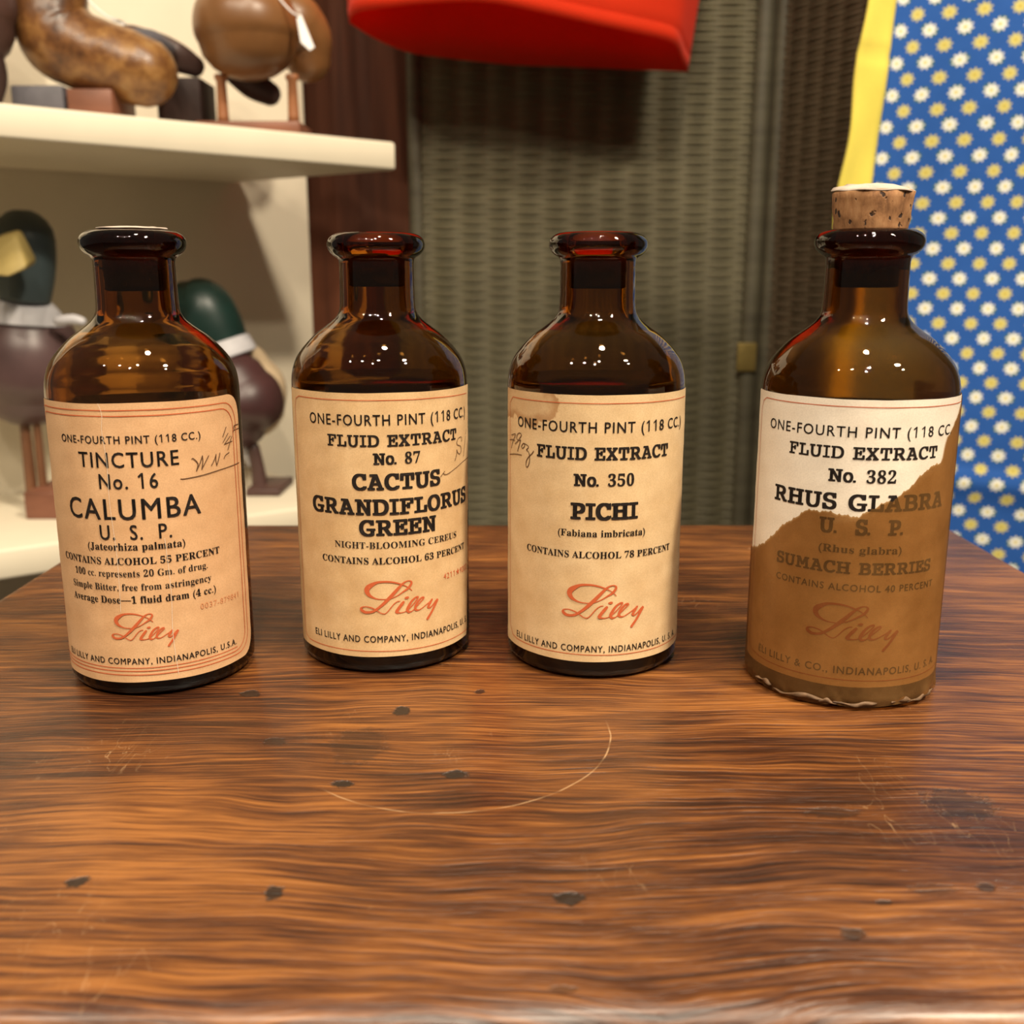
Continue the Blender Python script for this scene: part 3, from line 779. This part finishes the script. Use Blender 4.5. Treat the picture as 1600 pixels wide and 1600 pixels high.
class Flat:
    """collects flat pieces in label millimetres (u along the glass, v up)"""
    def __init__(s): s.v, s.f = [], []
    def add(s, pts, fs):
        b = len(s.v); s.v += pts; s.f += [tuple(b+i for i in f) for f in fs]
    def fat(s, pts, fs, dx, dy):
        if dx <= 0: s.add(pts, fs); return
        for ox, oy in ((-dx, -dy), (dx, -dy), (dx, dy), (-dx, dy), (0, 0)):
            s.add([(x+ox, y+oy) for x, y in pts], fs)
    def line(s, text, style, u0, u1, v, cap, slope=0.0, w=None):
        if style == 'c':
            xs = 0.0; parts = []
            capm = cap_of('c')
            for ch in text:
                if ch == ' ': xs += 0.62; continue
                if ch in '.,':
                    k = 0.085; parts.append(([(xs-k, 0), (xs+k, 0), (xs+k*1.25, k), (xs+k, 2*k), (xs-k, 2*k), (xs-k*1.25, k)], [(0, 1, 2, 3, 4, 5)], False)); xs += 0.30; continue
                if ch.isdigit(): p, f = shape(conv(ch, BOLD)); cm = cap_of('b'); wd = 0.66; ft = False
                else: p, f = shape(conv(ch, MONO)); cm = capm; wd = WID.get(ch, .9); ft = True
                x0 = min(q[0] for q in p); x1 = max(q[0] for q in p)
                parts.append(([(xs+(q[0]-x0)/(x1-x0)*wd, q[1]/cm) for q in p], f, ft)); xs += wd+0.16
            lo = 0.0; hi = max(max(q[0] for q in p) for p, f, t in parts)
            kx = (u1-u0)/(hi-lo)
            for p, f, ft in parts:
                pp = [(u0+(q[0]-lo)*kx, v+q[1]*cap+slope*((q[0]-lo)*kx)) for q in p]
                wf = 1.0 if w is None else w
                if ft: s.fat(pp, f, 0.062*cap*wf, 0.022*cap*wf)
                else: s.fat(pp, f, 0.012*cap, 0.008*cap)
            return
        body = conv(text, BOLD) if style == 'b' else plain(text)
        p, f = shape(body, 1.16 if style == 's' else 1.05); cm = cap_of(style)
        x0 = min(q[0] for q in p); x1 = max(q[0] for q in p); kx = (u1-u0)/(x1-x0)
        pp = [(u0+(q[0]-x0)*kx, v+q[1]/cm*cap+slope*(q[0]-x0)*kx) for q in p]
        ww = {'s': 0.014, 'b': 0.008}[style] if w is None else w
        s.fat(pp, f, ww*cap, ww*cap*0.6)
    def stroke(s, pts, per=5, width=None, smooth=True):
        P = [(p[0], p[1], p[2] if len(p) > 2 else width) for p in pts]
        if smooth and len(P) > 2: P = crom(P, per)
        L = []
        for i, p in enumerate(P):
            a = P[max(i-1, 0)]; b = P[min(i+1, len(P)-1)]
            dx, dy = b[0]-a[0], b[1]-a[1]; n = math.hypot(dx, dy) or 1
            h = p[2]/2
            L.append(((p[0]-dy/n*h, p[1]+dx/n*h), (p[0]+dy/n*h, p[1]-dx/n*h)))
        b0 = len(s.v)
        for a, b in L: s.v += [a, b]
        for i in range(len(L)-1): s.f.append((b0+2*i, b0+2*i+1, b0+2*i+3, b0+2*i+2))
        for p in (P[0], P[-1]):
            b1 = len(s.v); s.v += [(p[0]+p[2]/2*math.cos(t*math.pi/4), p[1]+p[2]/2*math.sin(t*math.pi/4)) for t in range(8)]; s.f.append(tuple(range(b1, b1+8)))
    def wrap(s, name, mat, parent, r):
        vs, fs = [], s.f
        vs = [cyl(u, v, r) for u, v in s.v]
        return mesh(name, vs, fs, mat, parent, smooth=False, world_mm=False)
def rounded(u0, u1, v0, v1, rad, n=6):
    pts = []
    for cx, cy, a0 in ((u1-rad, v1-rad, 0), (u0+rad, v1-rad, 90), (u0+rad, v0+rad, 180), (u1-rad, v0+rad, 270)):
        for k in range(n+1):
            a = math.radians(a0+90*k/n); pts.append((cx+rad*math.cos(a), cy+rad*math.sin(a)))
    pts.append(pts[0]); out = []
    for a, b in zip(pts, pts[1:]):
        m = max(1, int(math.hypot(b[0]-a[0], b[1]-a[1])/1.5))
        out += [(a[0]+(b[0]-a[0])*k/m, a[1]+(b[1]-a[1])*k/m) for k in range(m)]
    out.append(pts[-1]); return out
def paper(name, uL, uR, vB, vT, mat, parent, r, rad=0.0, nu=90, nv=60, wob=0.12, tilt=0.0):
    """label sheet wrapped on the glass; uL/uR may depend on height v"""
    fL = uL if callable(uL) else (lambda v: uL); fR = uR if callable(uR) else (lambda v: uR)
    rows = []
    vs_ = sorted(set([vB+(vT-vB)*j/nv for j in range(nv+1)]+[vB+rad*(1-math.cos(k*math.pi/16)) for k in range(9)]+[vT-rad*(1-math.cos(k*math.pi/16)) for k in range(9)]))
    verts, faces = [], []
    for v in vs_:
        d = min(v-vB, vT-v); ins = rad-math.sqrt(max(0, rad*rad-(rad-d)**2)) if d < rad else 0
        a, b = fL(v)+ins, fR(v)-ins
        for i in range(nu+1):
            u = a+(b-a)*i/nu
            rr = r+0.03*math.sin(u*0.5+v*0.3)+0.02*math.sin(v*0.9-u*0.2)
            verts.append(cyl(u, v+wob*math.sin(u*0.23)*(1 if d < 1e-6 else 0)*0.6+tilt*u, rr))
    n = len(vs_)
    for j in range(n-1):
        for i in range(nu):
            q = j*(nu+1)+i; faces.append((q, q+1, q+nu+2, q+nu+1))
    return mesh(name, verts, faces, mat, parent, world_mm=False)

LOGO = {'a': [(4.7, 25.52, 0.24), (3.91, 26.36, 0.31), (2.69, 27.21, 0.38), (1.49, 27.77, 0.52), (-0.2, 28.36, 0.62), (-2.21, 28.74, 0.73), (-4.22, 28.75, 0.83), (-5.74, 28.49, 1.08), (-7.26, 27.67, 1.73), (-8.21, 26.88, 2.05), (-8.46, 25.88, 1.91), (-7.92, 24.86, 1.46), (-6.97, 24.15, 0.87), (-5.68, 23.62, 0.52), (-4.15, 23.41, 0.38), (-2.47, 23.42, 0.35), (-1.13, 23.72, 0.38), (0.54, 24.43, 0.42), (2.21, 25.46, 0.62), (3.56, 26.29, 0.94), (4.41, 27.31, 1.01), (4.65, 28.09, 0.76), (4.03, 28.57, 0.45), (3.01, 28.44, 0.52), (2.0, 27.85, 0.83), (0.84, 26.73, 1.14), (-0.81, 24.96, 1.35), (-2.46, 23.25, 1.39), (-4.13, 21.67, 1.14), (-5.47, 20.61, 0.97), (-6.66, 19.8, 0.97), (-8.04, 19.44, 0.97), (-9.36, 19.53, 1.14), (-10.26, 20.23, 1.21), (-10.18, 20.86, 0.62), (-9.11, 21.17, 0.38), (-7.88, 21.03, 0.45), (-6.67, 20.6, 0.52), (-5.63, 19.97, 0.45), (-4.43, 19.15, 0.38), (-3.41, 18.98, 0.38), (-2.58, 19.59, 0.38), (-1.75, 20.59, 0.42), (-0.76, 21.76, 0.42), (0.24, 22.48, 0.38), (1.04, 22.61, 0.31)],
        'i': [(2.1, 22.18, 1.04), (1.44, 21.39, 1.25), (0.61, 20.34, 1.21), (0.04, 19.36, 1.32), (0.63, 19.05, 0.69), (1.48, 19.0, 0.38), (2.67, 19.21, 0.35)],
        'dot': [(2.76, 23.4, 0.8), (3.19, 23.44, 1.05), (3.5, 23.49, 0.87)],
        'l1': [(2.67, 19.21, 0.35), (4.03, 20.22, 0.45), (5.4, 21.56, 0.52), (6.27, 22.57, 0.59), (6.61, 23.25, 0.62), (5.9, 23.22, 0.69), (4.68, 22.33, 0.9), (3.76, 20.95, 1.14), (3.26, 19.73, 1.21), (3.62, 18.99, 0.97), (4.58, 19.12, 0.42), (5.36, 19.6, 0.35)],
        'l2': [(4.75, 19.2, 0.35), (6.14, 20.44, 0.45), (7.55, 21.74, 0.52), (8.36, 22.55, 0.66), (8.25, 22.92, 0.62), (7.44, 22.64, 0.76), (6.29, 21.5, 0.97), (5.7, 20.29, 1.04), (5.8, 19.39, 0.94), (6.7, 19.17, 0.52), (7.78, 19.57, 0.42), (9.07, 20.32, 0.45), (10.38, 21.06, 0.59), (11.15, 21.67, 0.76)],
        'y': [(11.25, 21.66, 0.76), (10.4, 20.52, 0.97), (9.84, 19.6, 1.04), (10.43, 19.25, 0.62), (11.4, 19.84, 0.62), (12.38, 20.77, 0.76), (13.19, 21.27, 0.97), (12.21, 19.71, 1.04), (11.06, 17.9, 0.97), (9.93, 16.44, 1.04), (9.56, 15.94, 1.04)]}
def logo(fl, box_):
    """script signature scaled into (u0, u1, v0, v1)"""
    u0, u1, v0, v1 = box_
    su_, sv = (u1-u0)/25.0, (v1-v0)/13.7
    for k, st in LOGO.items():
        fl.stroke([(u0+(a+11.0)*su_, v0+(b-15.3)*sv, max(0.24, w*0.74*(su_+sv)/2)) for a, b, w in st])

HAND3 = [[(-32.11, 68.68), (-31.31, 68.93), (-29.24, 69.4), (-30.11, 68.12), (-31.45, 66.62), (-32.28, 64.9)], [(-33.65, 67.14), (-31.32, 67.48), (-29.67, 67.49)],
         [(-29.46, 66.54), (-28.05, 67.4), (-26.78, 68.49), (-25.93, 69.43), (-26.1, 69.86), (-26.95, 69.99), (-28.04, 69.43), (-28.53, 68.44), (-27.86, 67.88), (-26.78, 67.85), (-26.26, 68.1), (-26.95, 66.62), (-27.96, 64.63)],
         [(-24.67, 67.39), (-25.37, 66.93), (-25.77, 66.23), (-25.29, 65.84), (-24.52, 66.31), (-24.22, 66.99), (-24.67, 67.3), (-23.64, 67.16), (-22.59, 66.74), (-22.79, 66.17), (-23.49, 65.62), (-22.79, 65.34), (-22.32, 64.77), (-22.11, 63.69), (-22.24, 62.12), (-22.92, 60.83), (-23.49, 60.84), (-23.63, 61.83), (-23.21, 62.91), (-22.25, 63.95), (-21.08, 64.92), (-20.51, 65.63)],
         [(-33.7, 62.79), (-29.47, 63.56), (-25.77, 63.84)]]
HAND1 = [[(19.65, 65.71), (20.06, 65.73), (20.97, 64.82), (21.32, 63.86), (20.77, 62.29)], [(20.77, 62.29), (21.92, 64.17), (22.81, 66.15)], [(22.81, 66.15), (22.84, 64.57), (22.38, 62.52)], [(22.38, 62.52), (23.56, 64.2), (24.79, 65.88)],
         [(25.52, 63.05), (26.65, 64.54), (27.38, 65.89)], [(27.38, 65.89), (27.16, 64.32), (27.37, 62.82)], [(27.37, 62.82), (28.25, 64.55), (28.86, 66.06)],
         [(30.36, 64.28), (31.06, 65.04), (32.8, 65.57)], [(16.3, 60.63), (17.52, 60.55), (22.24, 60.82), (28.89, 61.42), (38.24, 61.74)], [(32.11, 72.81), (30.46, 70.37)], [(32.83, 70.96), (30.4, 68.77)],
         [(33.81, 70.01), (30.96, 68.15)], [(30.96, 68.15), (34.66, 68.46)], [(34.71, 69.87), (32.32, 66.46)], [(39.4, 72.59), (36.53, 72.59), (35.68, 71.9)], [(37.19, 72.63), (35.53, 70.84)], [(36.04, 71.3), (39.6, 71.39)]]
HAND2 = [[(31.4, 66.29), (31.73, 67.19), (30.74, 67.68), (29.19, 67.32), (28.46, 66.37), (28.9, 65.59), (30.66, 64.98), (31.18, 63.83), (30.32, 62.77), (29.07, 63.21), (28.4, 64.26)], [(28.4, 64.26), (28.37, 63.08), (27.33, 61.23)],
         [(35.73, 69.1), (34.97, 67.89)], [(34.94, 67.18), (33.8, 64.37), (32.97, 61.63)], [(20.93, 57.39), (22.55, 58.79)], [(22.0, 58.3), (22.69, 57.83), (24.06, 57.86), (27.15, 58.78), (32.25, 60.07), (37.6, 60.5)]]

BX = [(-103.93, 289.82), (-39.41, 306.54), (24.70, 302.21), (95.10, 281.41)]
PR, PT = R+0.16, R+0.30
def cork(parent, z0, z1, r0, r1, seal=None, lip=0.0):
    def wob(r, z, a):
        return r*(1+0.012*math.sin(3*a+z)+0.008*math.sin(7*a+2*z)), z
    n = 14
    prof = [(z0, 0.2), (z0, r0*0.9), (z0+0.4, r0)]+[(z0+0.4+(z1-z0-0.8)*k/n, r0+(r1-r0)*k/n) for k in range(1, n+1)]+[(z1, r1*0.95), (z1, 0.2)]
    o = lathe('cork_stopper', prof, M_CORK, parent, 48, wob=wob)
    if seal:
        # torn paper seal pasted on top, its edge lifting
        v, f = [], []
        K = 48
        for ring, q in enumerate((0.02, 0.3, 0.55, 0.8, 1.0)):
            for k in range(K):
                a = 2*math.pi*k/K
                rr = seal*q*(1+0.015*math.sin(5*a)+0.012*math.sin(11*a)) if ring > 2 else seal*q
                dome = 1.7*(1-q*q)*lip
                back = max(0, math.sin(a))**1.5*q*q*2.3*lip*(1-0.25*math.sin(9*a))
                side = max(0, -math.cos(a))**3*q**3*0.4*lip
                v.append((rr*math.cos(a), rr*math.sin(a), z1+0.15-0.55*q**4*(1-max(0, math.sin(a)))*(1 if lip > 0.5 else 0)+dome+back+side+0.12*math.sin(7*a+ring)*q*lip))
        for j in range(4):
            for k in range(K): f.append((j*K+k, j*K+(k+1) % K, (j+1)*K+(k+1) % K, (j+1)*K+k))
        f.append(tuple(range(K)))
        s_ = mesh('paper_seal', v, f, M_SEAL, o, world_mm=False)
        s_['label'] = 'torn pale paper seal'
        md = s_.modifiers.new('thickness', 'SOLIDIFY'); md.thickness = 0.0003; md.offset = 0
    return o
def bottle(i, label, level=84):
    r = empty('medicine_bottle', W(BX[i][0], BX[i][1], 0.05)); tag(r, label, 'bottle', 'amber medicine bottles on the table')
    g = lathe('glass_body', dens(OUT)+dens(INN), M_GLASS, r, 128)
    at_ = g.data.attributes.new('filmed', 'FLOAT', 'POINT')
    no = 128*len(dens(OUT)); fv = 0.13 if i == 3 else 0.04
    at_.data.foreach_set('value', [0.0 if q < no else fv for q in range(len(g.data.vertices))])
    liq = [(6.9, 0.3), (6.9, 14), (7.2, 19), (8.4, 22.4), (11, 23.5), (40, 23.6), (78, 23.6), (level-0.4, 23.5), (level, 23.0), (level, 0.3)]
    lathe('dark_residue', liq, M_LIQ, r, 64)
    return r
def lines(spec):
    fl_ = Flat()
    for t in spec: fl_.line(*t)
    return fl_
def border(fl_, pts, w): fl_.stroke(pts, width=w, smooth=False)

# 1 - tincture of calumba
b = bottle(0, 'amber glass bottle with peach label reading TINCTURE No. 16 CALUMBA', 79)
lab = paper('label', -34.5, 40.2, 4.6, 81.4, M_P1, b, PR, rad=6.5, tilt=0.006)
ADDR = 'ELI LILLY AND COMPANY, INDIANAPOLIS, U.S.A.'
lines([('ONE-FOURTH PINT (118 CC.)', 's', -16.1, 22.6, 70.9, 2.0), ('TINCTURE', 's', -10.2, 16.1, 64.6, 3.97), ('No. 16', 's', -4.6, 10.4, 58.9, 3.95), ('CALUMBA', 's', -15.4, 21.2, 50.6, 5.5),
       ('U.  S.  P.', 's', -5.7, 12.9, 45.1, 3.95), ('(Jateorhiza palmata)', 'b', -9.9, 16.2, 42.2, 1.95), ('CONTAINS ALCOHOL 55 PERCENT', 'b', -20.4, 26.3, 38.2, 1.9),
       ('100 cc. represents 20 Gm. of drug.', 'b', -15.8, 22.1, 34.8, 1.85, 0, 0.0), ('Simple Bitter, free from astringency', 'b', -17.3, 23.0, 31.0, 1.85, 0, 0.0), ('Average Dose\u20141 fluid dram (4 cc.)', 'b', -17.7, 24.2, 27.4, 1.95),
       (ADDR, 's', -23.6, 30.7, 9.9, 1.75)]).wrap('printed_text', M_BLACK, lab, PT)
f = Flat(); f.line('0037-879841', 's', 19.2, 32.9, 23.5, 1.6, 0, 0.0); f.wrap('stamped_number', M_PALE, lab, PT)
f = Flat(); logo(f, (-5.3, 13.2, 14.2, 24.6)); f.wrap('script_logo', M_RED, lab, PT)
f = Flat()
border(f, rounded(-31.6, 37.3, 6.8, 79.6, 6.0), 0.24); border(f, rounded(-29.8, 35.5, 7.9, 78.1, 5.4), 0.24)
f.stroke([(-29, 9.0), (0, 8.8), (31, 9.0)], per=30, width=0.2)
f.wrap('border_lines', M_RED, lab, PT)
f = Flat()
for s_ in HAND1: f.stroke(s_, width=0.27)
f.wrap('handwriting', M_PENCIL, lab, PT+0.02)
f = Flat()
f.stroke([(-3.0, 81.4), (-2.2, 78.5), (-2.6, 74), (-2.0, 66), (-2.2, 55), (-1.5, 40), (-1.8, 25)], width=0.09); f.stroke([(11, 45), (11.6, 30), (11.2, 18), (11.9, 6.0)], width=0.09)
f.wrap('paper_crease', M_P4, lab, PT+0.01)
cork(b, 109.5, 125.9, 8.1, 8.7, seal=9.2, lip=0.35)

# 2 - cactus grandiflorus
b = bottle(1, 'amber glass bottle with tan label reading FLUID EXTRACT No. 87 CACTUS GRANDIFLORUS GREEN')
lab = paper('label', -32.0, lambda v: 34.2+(v-5)*0.085, 5.6, 82.2, M_P2, b, PR, rad=0.8)
lines([('ONE-FOURTH PINT (118 CC.)', 's', -19.0, 34.5, 73.3, 2.95, 0, 0.012), ('FLUID EXTRACT', 'c', -12.4, 28.1, 67.4, 3.2, 0, 0.7), ('No. 87', 'c', 0.9, 14.1, 62.4, 3.1), ('CACTUS', 'c', -5.1, 20.5, 55.2, 4.4),
       ('GRANDIFLORUS', 'c', -19.1, 34.0, 48.0, 4.4), ('GREEN', 'c', -3.5, 18.7, 42.0, 4.4), ('NIGHT-BLOOMING CEREUS', 'b', -11.4, 27.5, 38.2, 1.86, 0, 0.0), ('CONTAINS ALCOHOL 63 PERCENT', 'b', -16.1, 32.4, 33.6, 1.9),
       ('ELI LILLY AND COMPANY, INDIANAPOLIS, U. S.', 's', -20.8, 34.0, 10.1, 1.95)]).wrap('printed_text', M_BLACK, lab, PT)
f = Flat(); f.line('4211\u26059202', 's', 21.5, 34.4, 26.6, 1.7, 0, 0.0); f.wrap('stamped_number', M_RED, lab, PT)
f = Flat(); logo(f, (-4.6, 19.8, 15.2, 28.6)); f.wrap('script_logo', M_RED, lab, PT)
def dense(pts, step=1.5):
    out = []
    for a, c_ in zip(pts, pts[1:]):
        m = max(1, int(math.hypot(c_[0]-a[0], c_[1]-a[1])/step)); out += [(a[0]+(c_[0]-a[0])*k/m, a[1]+(c_[1]-a[1])*k/m) for k in range(m)]
    return out+[pts[-1]]
f = Flat(); f.stroke(dense([(36.5, 79.9), (20, 80.2), (-24.6, 80.3), (-26.9, 79.4), (-27.8, 77.0), (-28.0, 40), (-27.8, 10.4), (-26.9, 8.2), (-24.6, 7.4), (0, 7.4), (20, 7.3), (34.0, 7.4)]), width=0.2, smooth=False)
f.wrap('border_lines', M_RED, lab, PT)
f = Flat()
for s_ in HAND2: f.stroke(s_, width=0.22)
f.wrap('handwriting', M_PENCIL, lab, PT+0.02)
cork(b, 110.5, 121.5, 8.0, 8.25)

# 3 - pichi
b = bottle(2, 'amber glass bottle with water-stained label reading FLUID EXTRACT No. 350 PICHI')
lab = paper('label', -37.5, 38.0, 5.7, 82.1, M_P3, b, PR, rad=0.8)
lines([('ONE-FOURTH PINT (118 CC.)', 's', -27.6, 28.6, 71.9, 2.9, 0, 0.014), ('FLUID EXTRACT', 'c', -19.1, 21.0, 64.4, 3.45, 0, 0.8), ('No. 350', 'c', -7.6, 9.1, 57.1, 3.3), ('PICHI', 'c', -8.2, 10.3, 47.7, 4.5, 0, 1.2),
       ('(Fabiana imbricata)', 'b', -12.1, 13.1, 42.7, 1.9), ('CONTAINS ALCOHOL 78 PERCENT', 'b', -23.0, 23.7, 36.5, 1.9), (ADDR.replace('U.S.A.', 'U. S. A.'), 's', -28.2, 29.6, 8.7, 1.9)]).wrap('printed_text', M_BLACK, lab, PT)
f = Flat(); logo(f, (-11.0, 14.0, 15.3, 29.0)); f.wrap('script_logo', M_RED, lab, PT)
f = Flat(); f.stroke(dense([(33.0, 79.9), (-31, 79.9), (-33.5, 78.0), (-33.5, 40), (-33.4, 11), (-31, 8.3), (-28, 7.9), (33.0, 7.8)]), width=0.2, smooth=False)
f.wrap('border_lines', M_RED, lab, PT)
f = Flat()
for s_ in HAND3: f.stroke(s_, width=0.25)
f.wrap('handwriting', M_PENCIL, lab, PT+0.02)
cork(b, 110.0, 121.0, 8.0, 8.25)

# 4 - rhus glabra
b = bottle(3, 'corked amber glass bottle with torn brown-stained label reading RHUS GLABRA', 76)
lab = paper('label', -44.0, 34.5, 6.6, 83.2, M_P4, b, PR, rad=0.8)
lines([('ONE-FOURTH PINT (118 CC.', 's', -33.8, 20.6, 73.7, 2.65, 0, 0.01), ('FLUID EXTRACT', 'c', -25.5, 14.4, 68.1, 3.1, 0, 0.7), ('No. 382', 'c', -14.1, 2.5, 62.1, 3.2), ('RHUS GLABRA', 'c', -29.8, 18.8, 54.8, 4.1, 0, 0.9),
       ('U.  S.  P.', 'c', -15.4, 5.6, 48.5, 3.9), ('(Rhus glabra)', 'b', -15.4, 5.7, 43.4, 1.95), ('SUMACH BERRIES', 'c', -27.6, 16.0, 37.9, 3.05, 0, 0.8), ('CONTAINS ALCOHOL 40 PERCENT', 's', -27.5, 17.8, 33.2, 1.8),
       ('ELI LILLY & CO., INDIANAPOLIS, U. S. A.', 's', -33.4, 23.3, 10.2, 2.0)]).wrap('printed_text', M_BLACK, lab, PT-0.04)
f = Flat(); logo(f, (-17.6, 7.4, 16.4, 29.6)); f.wrap('script_logo', M_RED, lab, PT-0.04)
f = Flat(); f.stroke(dense([(30.0, 81.4), (-37, 81.4), (-39.2, 80.4), (-40.2, 78.0), (-40.5, 40), (-40.2, 11), (-38, 9.0), (-30, 8.5), (28.0, 8.5)]), width=0.2, smooth=False)
f.wrap('border_lines', M_RED, lab, PT-0.04)
TEAR = [(-60, 34.5), (-47.0, 36.8), (-36.9, 39.8), (-32.3, 42.4), (-28.1, 46.3), (-25.3, 49.2), (-22.1, 51.0), (-19.8, 53.6), (-15.9, 54.0), (-13.2, 54.0), (-8.6, 53.3), (-6.0, 53.3), (-3.6, 54.9), (-0.7, 56.8), (2.5, 57.9), (4.6, 59.5), (7.0, 61.5), (9.0, 63.5), (11.6, 65.5), (14.5, 66.4), (17.0, 66.9), (17.6, 70.5), (18.6, 73.0), (20.7, 74.9), (23.9, 77.8), (27.6, 80.7), (34, 83.0), (60, 83.0)]
def tear(u):
    for (a, va), (c_, vc) in zip(TEAR, TEAR[1:]):
        if a <= u <= c_:
            return va+(vc-va)*(u-a)/(c_-a)+0.35*math.sin(u*2.3)*math.sin(u*0.9)+0.18*math.sin(u*5.7)
    return 40
def film(name, u0, u1, mat, parent):
    NU, NVv = 260, 40; verts, faces = [], []
    rn = random.Random(7); ks = [rn.uniform(-1, 1) for _ in range(40)]
    def cr(u):
        q = (u+60)/120*30; a = int(q); t = q-a; t = t*t*(3-2*t); return ks[a]*(1-t)+ks[a+1]*t
    for i in range(NU+1):
        u = u0+(u1-u0)*i/NU; tp = tear(u); lo = 1.0+0.7*cr(u)
        for j in range(NVv+1):
            t = (j/NVv)**1.6; v = lo+(tp-lo)*t
            k = max(0, 1-(v-lo)/5.0)
            r = R+0.42+k*k*(0.5+0.5*cr(u*1.0))+0.25*k*math.sin(u*1.7+v*1.1)*max(0, cr(-u*0.9))
            if v < 4.5: r -= (26.0-(25.0+min(1, max(0, (v-0.2)/2.8))))*0.9
            verts.append(cyl(u, v, r))
    for i in range(NU):
        for j in range(NVv):
            q = i*(NVv+1)+j; faces.append((q, q+NVv+1, q+NVv+2, q+1))
    return mesh(name, verts, faces, mat, parent, world_mm=False)
fm = film('stained_film', -56, 56, M_FILM, b); fm['label'] = 'torn brown film over the lower label'
ev, ef = [], []
rn = random.Random(11)
for seg_ in ((-33, -27), (-26, -11), (-12.5, -8), (-9, 2), (6, 12.5), (11, 24)):
    n_ = 16; b0 = len(ev); ph = rn.uniform(0, 6)
    for k_ in range(n_+1):
        t_ = k_/n_; u_ = seg_[0]+(seg_[1]-seg_[0])*t_; w_ = 1.2*math.sin(math.pi*t_)**0.6*(0.55+0.45*math.sin(7*t_+ph))+0.05
        v_ = 1.3+1.7*abs(math.sin(u_*0.16+0.5))*(0.6+0.4*math.sin(ph))
        ev += [cyl(u_, v_, R+0.95+0.25*math.sin(u_*1.3)), cyl(u_+0.4, v_+w_, R+0.5)]
    ef += [(b0+2*k_, b0+2*k_+2, b0+2*k_+3, b0+2*k_+1) for k_ in range(n_)]
eg = mesh('frayed_edge', ev, ef, M_FRAY, fm, world_mm=False); eg['label'] = 'pale crumpled lower edge of the film'
md = eg.modifiers.new('thickness', 'SOLIDIFY'); md.thickness = 0.00025; md.offset = 0
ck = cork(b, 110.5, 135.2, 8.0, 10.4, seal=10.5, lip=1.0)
